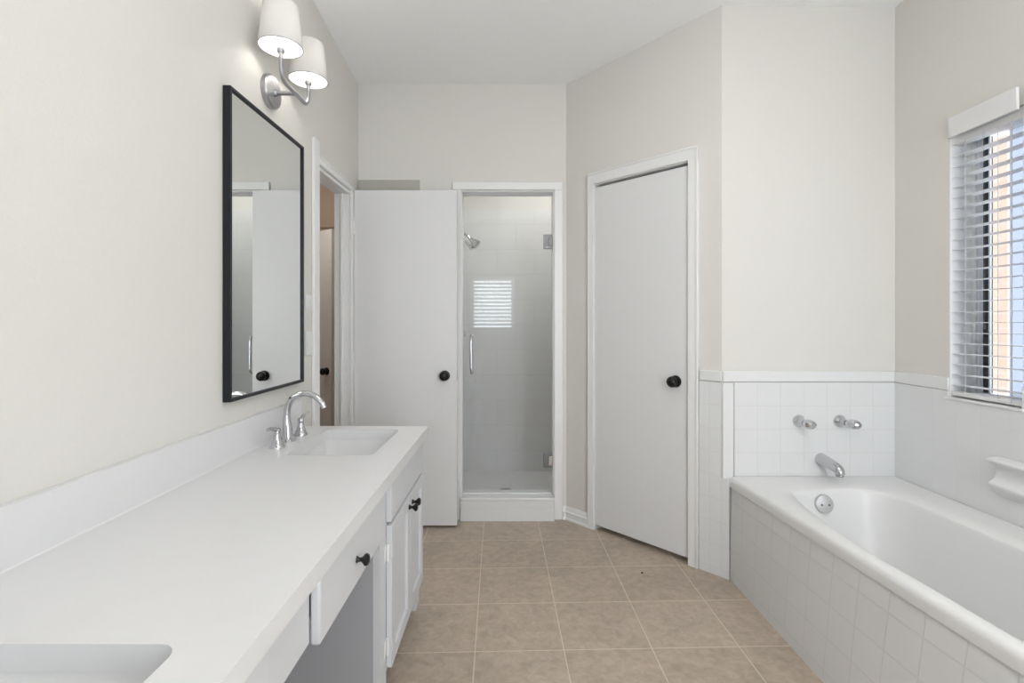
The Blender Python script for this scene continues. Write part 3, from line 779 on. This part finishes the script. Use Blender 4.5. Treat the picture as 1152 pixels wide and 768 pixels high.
# ------------------------------------------------------------------ mirror
MY0, MY1, MZ0, MZ1 = 1.637, 2.218, 0.953, 1.997
mi = thing('wall_mirror', 'tall rectangular mirror in a thin black frame over the far sink', 'mirror', (XL + 0.013, 1.93, MZ0))
m = MB(); t = 0.011
m.box(XL + 0.001, XL + 0.027, MY0, MY0 + t, MZ0, MZ1).box(XL + 0.001, XL + 0.027, MY1 - t, MY1, MZ0, MZ1)
m.box(XL + 0.001, XL + 0.027, MY0 + t, MY1 - t, MZ0, MZ0 + t).box(XL + 0.001, XL + 0.027, MY0 + t, MY1 - t, MZ1 - t, MZ1)
add('frame', m, 'frame', mi, 0.001)
add('mirror_glass', MB().box(XL + 0.003, XL + 0.020, MY0 + t + 0.0005, MY1 - t - 0.0005, MZ0 + t + 0.0005, MZ1 - t - 0.0005), 'mirror', mi)

# ------------------------------------------------------------------ wall lamp
lx, ly, lz = -0.847, 1.947, 2.112
la = thing('wall_sconce', 'brushed metal wall lamp with two white drum shades above the mirror', 'wall lamp', (XL, ly, 2.118))
add('back_plate', MB().lathe([(0, 0), (0.064, 0), (0.064, 0.018), (0.060, 0.023), (0, 0.023)], (XL + 0.0005, ly, 2.118), (1, 0, 0), 48), 'nickel', la)
arm = MB().tube([(XL + 0.02, ly, lz), (lx, ly, lz)], 0.0085, 14)
arm.lathe([(0, 0), (0.013, 0), (0.013, 0.008), (0.009, 0.012)], (XL + 0.0235, ly, lz), (1, 0, 0), 24)
add('arm', arm, 'nickel', la)
half = 0.1235
bar = spline([(lx, ly - half, 2.205), (lx, ly - half, 2.165), (lx, ly - half + 0.006, 2.138), (lx, ly - half + 0.028, 2.114), (lx, ly - half + 0.07, lz - 0.001), (lx, ly, lz - 0.001),
              (lx, ly + half - 0.07, lz - 0.001), (lx, ly + half - 0.028, 2.114), (lx, ly + half - 0.006, 2.138), (lx, ly + half, 2.165), (lx, ly + half, 2.205)], 7)
add('cross_bar', MB().tube(bar, 0.0078, 14), 'nickel', la)
for sgn in (-1, 1):
    y = ly + sgn * half
    so = add('socket', MB().lathe([(0, 0), (0.010, 0), (0.0135, 0.006), (0.0135, 0.016), (0.011, 0.019), (0.0115, 0.024), (0.0115, 0.058), (0, 0.058)], (lx, y, 2.202), (0, 0, 1), 24), 'nickel', la)
    add('bulb', MB().lathe([(0, 0), (0.010, 0), (0.012, 0.01), (0.024, 0.035), (0.026, 0.05), (0.018, 0.068), (0, 0.075)], (lx, y, 2.2605), (0, 0, 1), 24), 'bulb', so)
    s = MB().lathe([(0.0765, 0), (0.0610, 0.152), (0.0590, 0.152), (0.0745, 0.0), (0.0765, 0)], (lx, y, 2.222), (0, 0, 1), 48)
    add('lamp_shade', s, 'shade', la)
    add('shade_ring', MB().lathe([(0.0742, 0.001), (0.0771, 0.0), (0.0770, 0.003), (0.0742, 0.003), (0.0742, 0.001)], (lx, y, 2.2215), (0, 0, 1), 48), 'nickel', la)

# ------------------------------------------------------------------ wall plates by the doorway
def plate(z0, z1, label, kind):
    t = thing(kind, label, 'wall plate', (XL, 2.33, z0))
    add('cover_plate', MB().box(XL + 0.0005, XL + 0.006, 2.294, 2.362, z0, z1), 'plastic', t, 0.002)
    zc = (z0 + z1) / 2
    add('rocker', MB().box(XL + 0.0062, XL + 0.010, 2.312, 2.344, zc - 0.30 * (z1 - z0), zc + 0.30 * (z1 - z0)), 'plastic', t, 0.001)
plate(1.065, 1.175, 'white rocker switch plate between the mirror and doorway, lower of the two', 'light_switch')
plate(1.275, 1.345, 'small white switch plate between the mirror and doorway, upper of the two', 'light_switch')

# ------------------------------------------------------------------ bathtub
TH = 0.483
def xl_top(y): return 1.033 + 0.076 * (2.371 - y)
def xl_bot(y): return 1.033 + 0.026 * (2.371 - y)
TY0, TY1 = 0.78, YT - 0.0125
TXR = XR - 0.0125
tb = thing('bathtub', 'white built-in bathtub with a tiled front along the window wall', 'bathtub', (1.42, 1.55, 0))
inner = spline([(1.235, 2.165, 0), (1.40, 2.200, 0), (1.56, 2.200, 0), (1.625, 2.10, 0), (1.640, 1.90, 0), (1.652, 1.6, 0), (1.655, 1.2, 0), (1.62, 0.97, 0), (1.43, 0.89, 0), (1.26, 0.95, 0),
                (1.186, 1.1, 0), (1.160, 1.4, 0), (1.142, 1.66, 0), (1.155, 1.86, 0), (1.185, 2.06, 0)], 9, True)
C = Vector((1.40, 1.55, 0))
def outer_pt(d):
    best = 1e9
    if d.y > 1e-9: best = min(best, (TY1 - C.y) / d.y)
    if d.y < -1e-9: best = min(best, (TY0 - C.y) / d.y)
    if d.x > 1e-9: best = min(best, (TXR - C.x) / d.x)
    # slanted left edge: C.x + t dx = 1.033 + .076*(2.371 - C.y - t dy)
    den = d.x + 0.076 * d.y
    if den < -1e-9: best = min(best, (1.033 + 0.076 * (2.371 - C.y) - C.x) / den)
    return C + d * best
outer = [outer_pt((p - C).normalized()) for p in inner]
for cx_, cy_ in ((xl_top(TY1), TY1), (TXR, TY1), (TXR, TY0), (xl_top(TY0), TY0)):
    c = Vector((cx_, cy_, 0)); k = min(range(len(outer)), key=lambda i: (outer[i] - c).length)
    outer[k] = c
def inset(loop, d):
    out = []
    for p in loop:
        x = max(p.x, xl_top(p.y) + d) if d else p.x
        out.append(Vector((x, p.y, 0)))
    return out
Z = lambda L, z: [(p.x, p.y, z) for p in L]
def sc(loop, f): return [C + (p - C) * f for p in loop]
loops = [Z(inset(outer, 0.012), 0.434), Z(outer, 0.436), Z(outer, 0.462), Z(inset(outer, 0.004), 0.474), Z(inset(outer, 0.013), 0.481), Z(inset(outer, 0.026), TH)]
mid = [a.lerp(b, 0.55) for a, b in zip(inset(outer, 0.026), inner)]
loops += [Z(mid, TH), Z(sc(inner, 1.01), TH - 0.001), Z(sc(inner, 0.996), TH - 0.006), Z(sc(inner, 0.985), TH - 0.018), Z(sc(inner, 0.974), TH - 0.045), Z(sc(inner, 0.945), 0.34), Z(sc(inner, 0.90), 0.21), Z(sc(inner, 0.85), 0.15), Z(sc(inner, 0.76), 0.118), Z(sc(inner, 0.5), 0.110), Z(sc(inner, 0.1), 0.106)]
add('basin', MB().loft(loops), 'tub', tb, smooth=60)
y0, y1 = TY0, 2.358
ap = MB(); NY, NZ = 32, 10
front = []; back = []
for k in range(NY + 1):
    y = y0 + (y1 - y0) * k / NY
    front.append([ap.bm.verts.new((xl_bot(y) + (xl_top(y) + 0.005 - xl_bot(y)) * q / NZ, y, 0.433 * q / NZ)) for q in range(NZ + 1)])
    back.append([ap.bm.verts.new((xl_top(y) + 0.06, y, 0.433 * q / NZ)) for q in (0, NZ)])
for k in range(NY):
    for q in range(NZ):
        ap.bm.faces.new((front[k][q], front[k + 1][q], front[k + 1][q + 1], front[k][q + 1]))
    ap.bm.faces.new((back[k][0], back[k][1], back[k + 1][1], back[k + 1][0]))
    ap.bm.faces.new((front[k][0], back[k][0], back[k + 1][0], front[k + 1][0]))
    ap.bm.faces.new((front[k][NZ], front[k + 1][NZ], back[k + 1][1], back[k][1]))
ap.bm.faces.new(front[0] + [back[0][1], back[0][0]]); ap.bm.faces.new(list(reversed(front[-1])) + [back[-1][0], back[-1][1]])
add('apron', ap, 'tile_apron', tb, label='white square-tiled tub front')
ovd = Vector((0, -0.985, 0.17))
ov = add('overflow_plate', MB().lathe([(0, 0.012), (0.030, 0.012), (0.037, 0.009), (0.0395, 0.003), (0.0395, -0.004)], (1.358, 2.168, 0.427), ovd, 36), 'overflow', tb, label='round steel overflow plate')
for dx in (-0.016, 0.016):
    add('screw', MB().lathe([(0, 0.0035), (0.004, 0.003), (0.0048, 0)], Vector((1.358 + dx, 2.168, 0.424)) + ovd * 0.0122, ovd, 14), 'hinge', ov)
add('drain', MB().lathe([(0, 0.004), (0.03, 0.004), (0.034, 0.001)], (1.40, 1.90, 0.115), (0, 0, 1), 28), 'chrome', tb, label='chrome round drain')

YW = YT - 0.0085
def tub_valve(x, label, tilt):
    t = thing('tub_tap', label, 'tap', (x, YW, 0.7465), None)
    add('escutcheon', MB().lathe([(0, 0), (0.030, 0), (0.030, 0.004), (0.026, 0.012), (0.020, 0.022), (0.015, 0.034), (0.013, 0.045), (0, 0.045)], (x, YW, 0.7465), (0, -1, 0), 32), 'chrome', t)
    o = Vector((x, YW - 0.040, 0.7465)); d = Vector((tilt, -1, 0)).normalized()
    prof = [(0, 0), (0.011, 0.0), (0.013, 0.006), (0.021, 0.014), (0.028, 0.03), (0.0275, 0.050), (0.021, 0.064), (0.012, 0.071), (0, 0.072)]
    add('handle', MB().lathe(prof, o, d, 12, (0.95, 0.8)), 'chrome', t, smooth=20, label='faceted chrome handle')
    return t
tub_valve(1.369, 'left chrome tub tap on the white tiled wall', 0.05)
tub_valve(1.564, 'right chrome tub tap, nearer the window wall', 0.35)
sx, sz = 1.476, 0.563
tsp = thing('tub_spout', 'chrome tub spout on the tiled wall below the two taps', 'spout', (sx, YW, sz))
pts = spline([(sx, YW, sz), (sx, YW - 0.03, sz), (sx, YW - 0.075, sz - 0.003), (sx, YW - 0.115, sz - 0.008), (sx, YW - 0.132, sz - 0.016), (sx, YW - 0.136, sz - 0.032)], 6)
add('body', MB().tube(pts, [0.031 - 0.012 * (i / (len(pts) - 1)) ** 0.8 for i in range(len(pts))], 24), 'chrome', tsp)
add('nozzle', MB().lathe([(0, 0), (0.016, 0), (0.017, 0.004), (0.015, 0.009), (0, 0.009)], (sx, YW - 0.136, sz - 0.031), (0, 0, -1), 24), 'steel', tsp)

# ------------------------------------------------------------------ ceramic soap dish on the window wall
XT = XR - 0.0085
prof = [(XT, 0.716), (XT - 0.040, 0.714), (XT - 0.050, 0.708), (XT - 0.050, 0.700), (XT - 0.038, 0.694), (XT - 0.022, 0.684), (XT - 0.014, 0.668), (XT - 0.013, 0.650), (XT - 0.020, 0.634), (XT - 0.034, 0.624), (XT - 0.042, 0.618), (XT - 0.042, 0.610), (XT - 0.032, 0.596), (XT - 0.016, 0.576), (XT, 0.568)]
so = tag(add('soap_dish', MB().prism(prof, 'y', 1.69, 1.868), 'tub', None, 0.004, 3, 50, origin=(XT, 1.78, 0.568)), 'white ceramic soap dish on the tiled wall under the window', 'soap dish')

# crumb on the floor
cr = MB()
bmesh.ops.create_icosphere(cr.bm, subdivisions=2, radius=0.0045, matrix=Matrix.Translation((0.631, 2.415, 0.003)) @ Matrix.Diagonal((1.2, 0.8, 0.7, 1)))
tag(add('crumb', cr, 'debris', None, origin=(0.631, 2.415, 0)), 'tiny dark crumb on the floor tiles in front of the closet door', 'crumb')
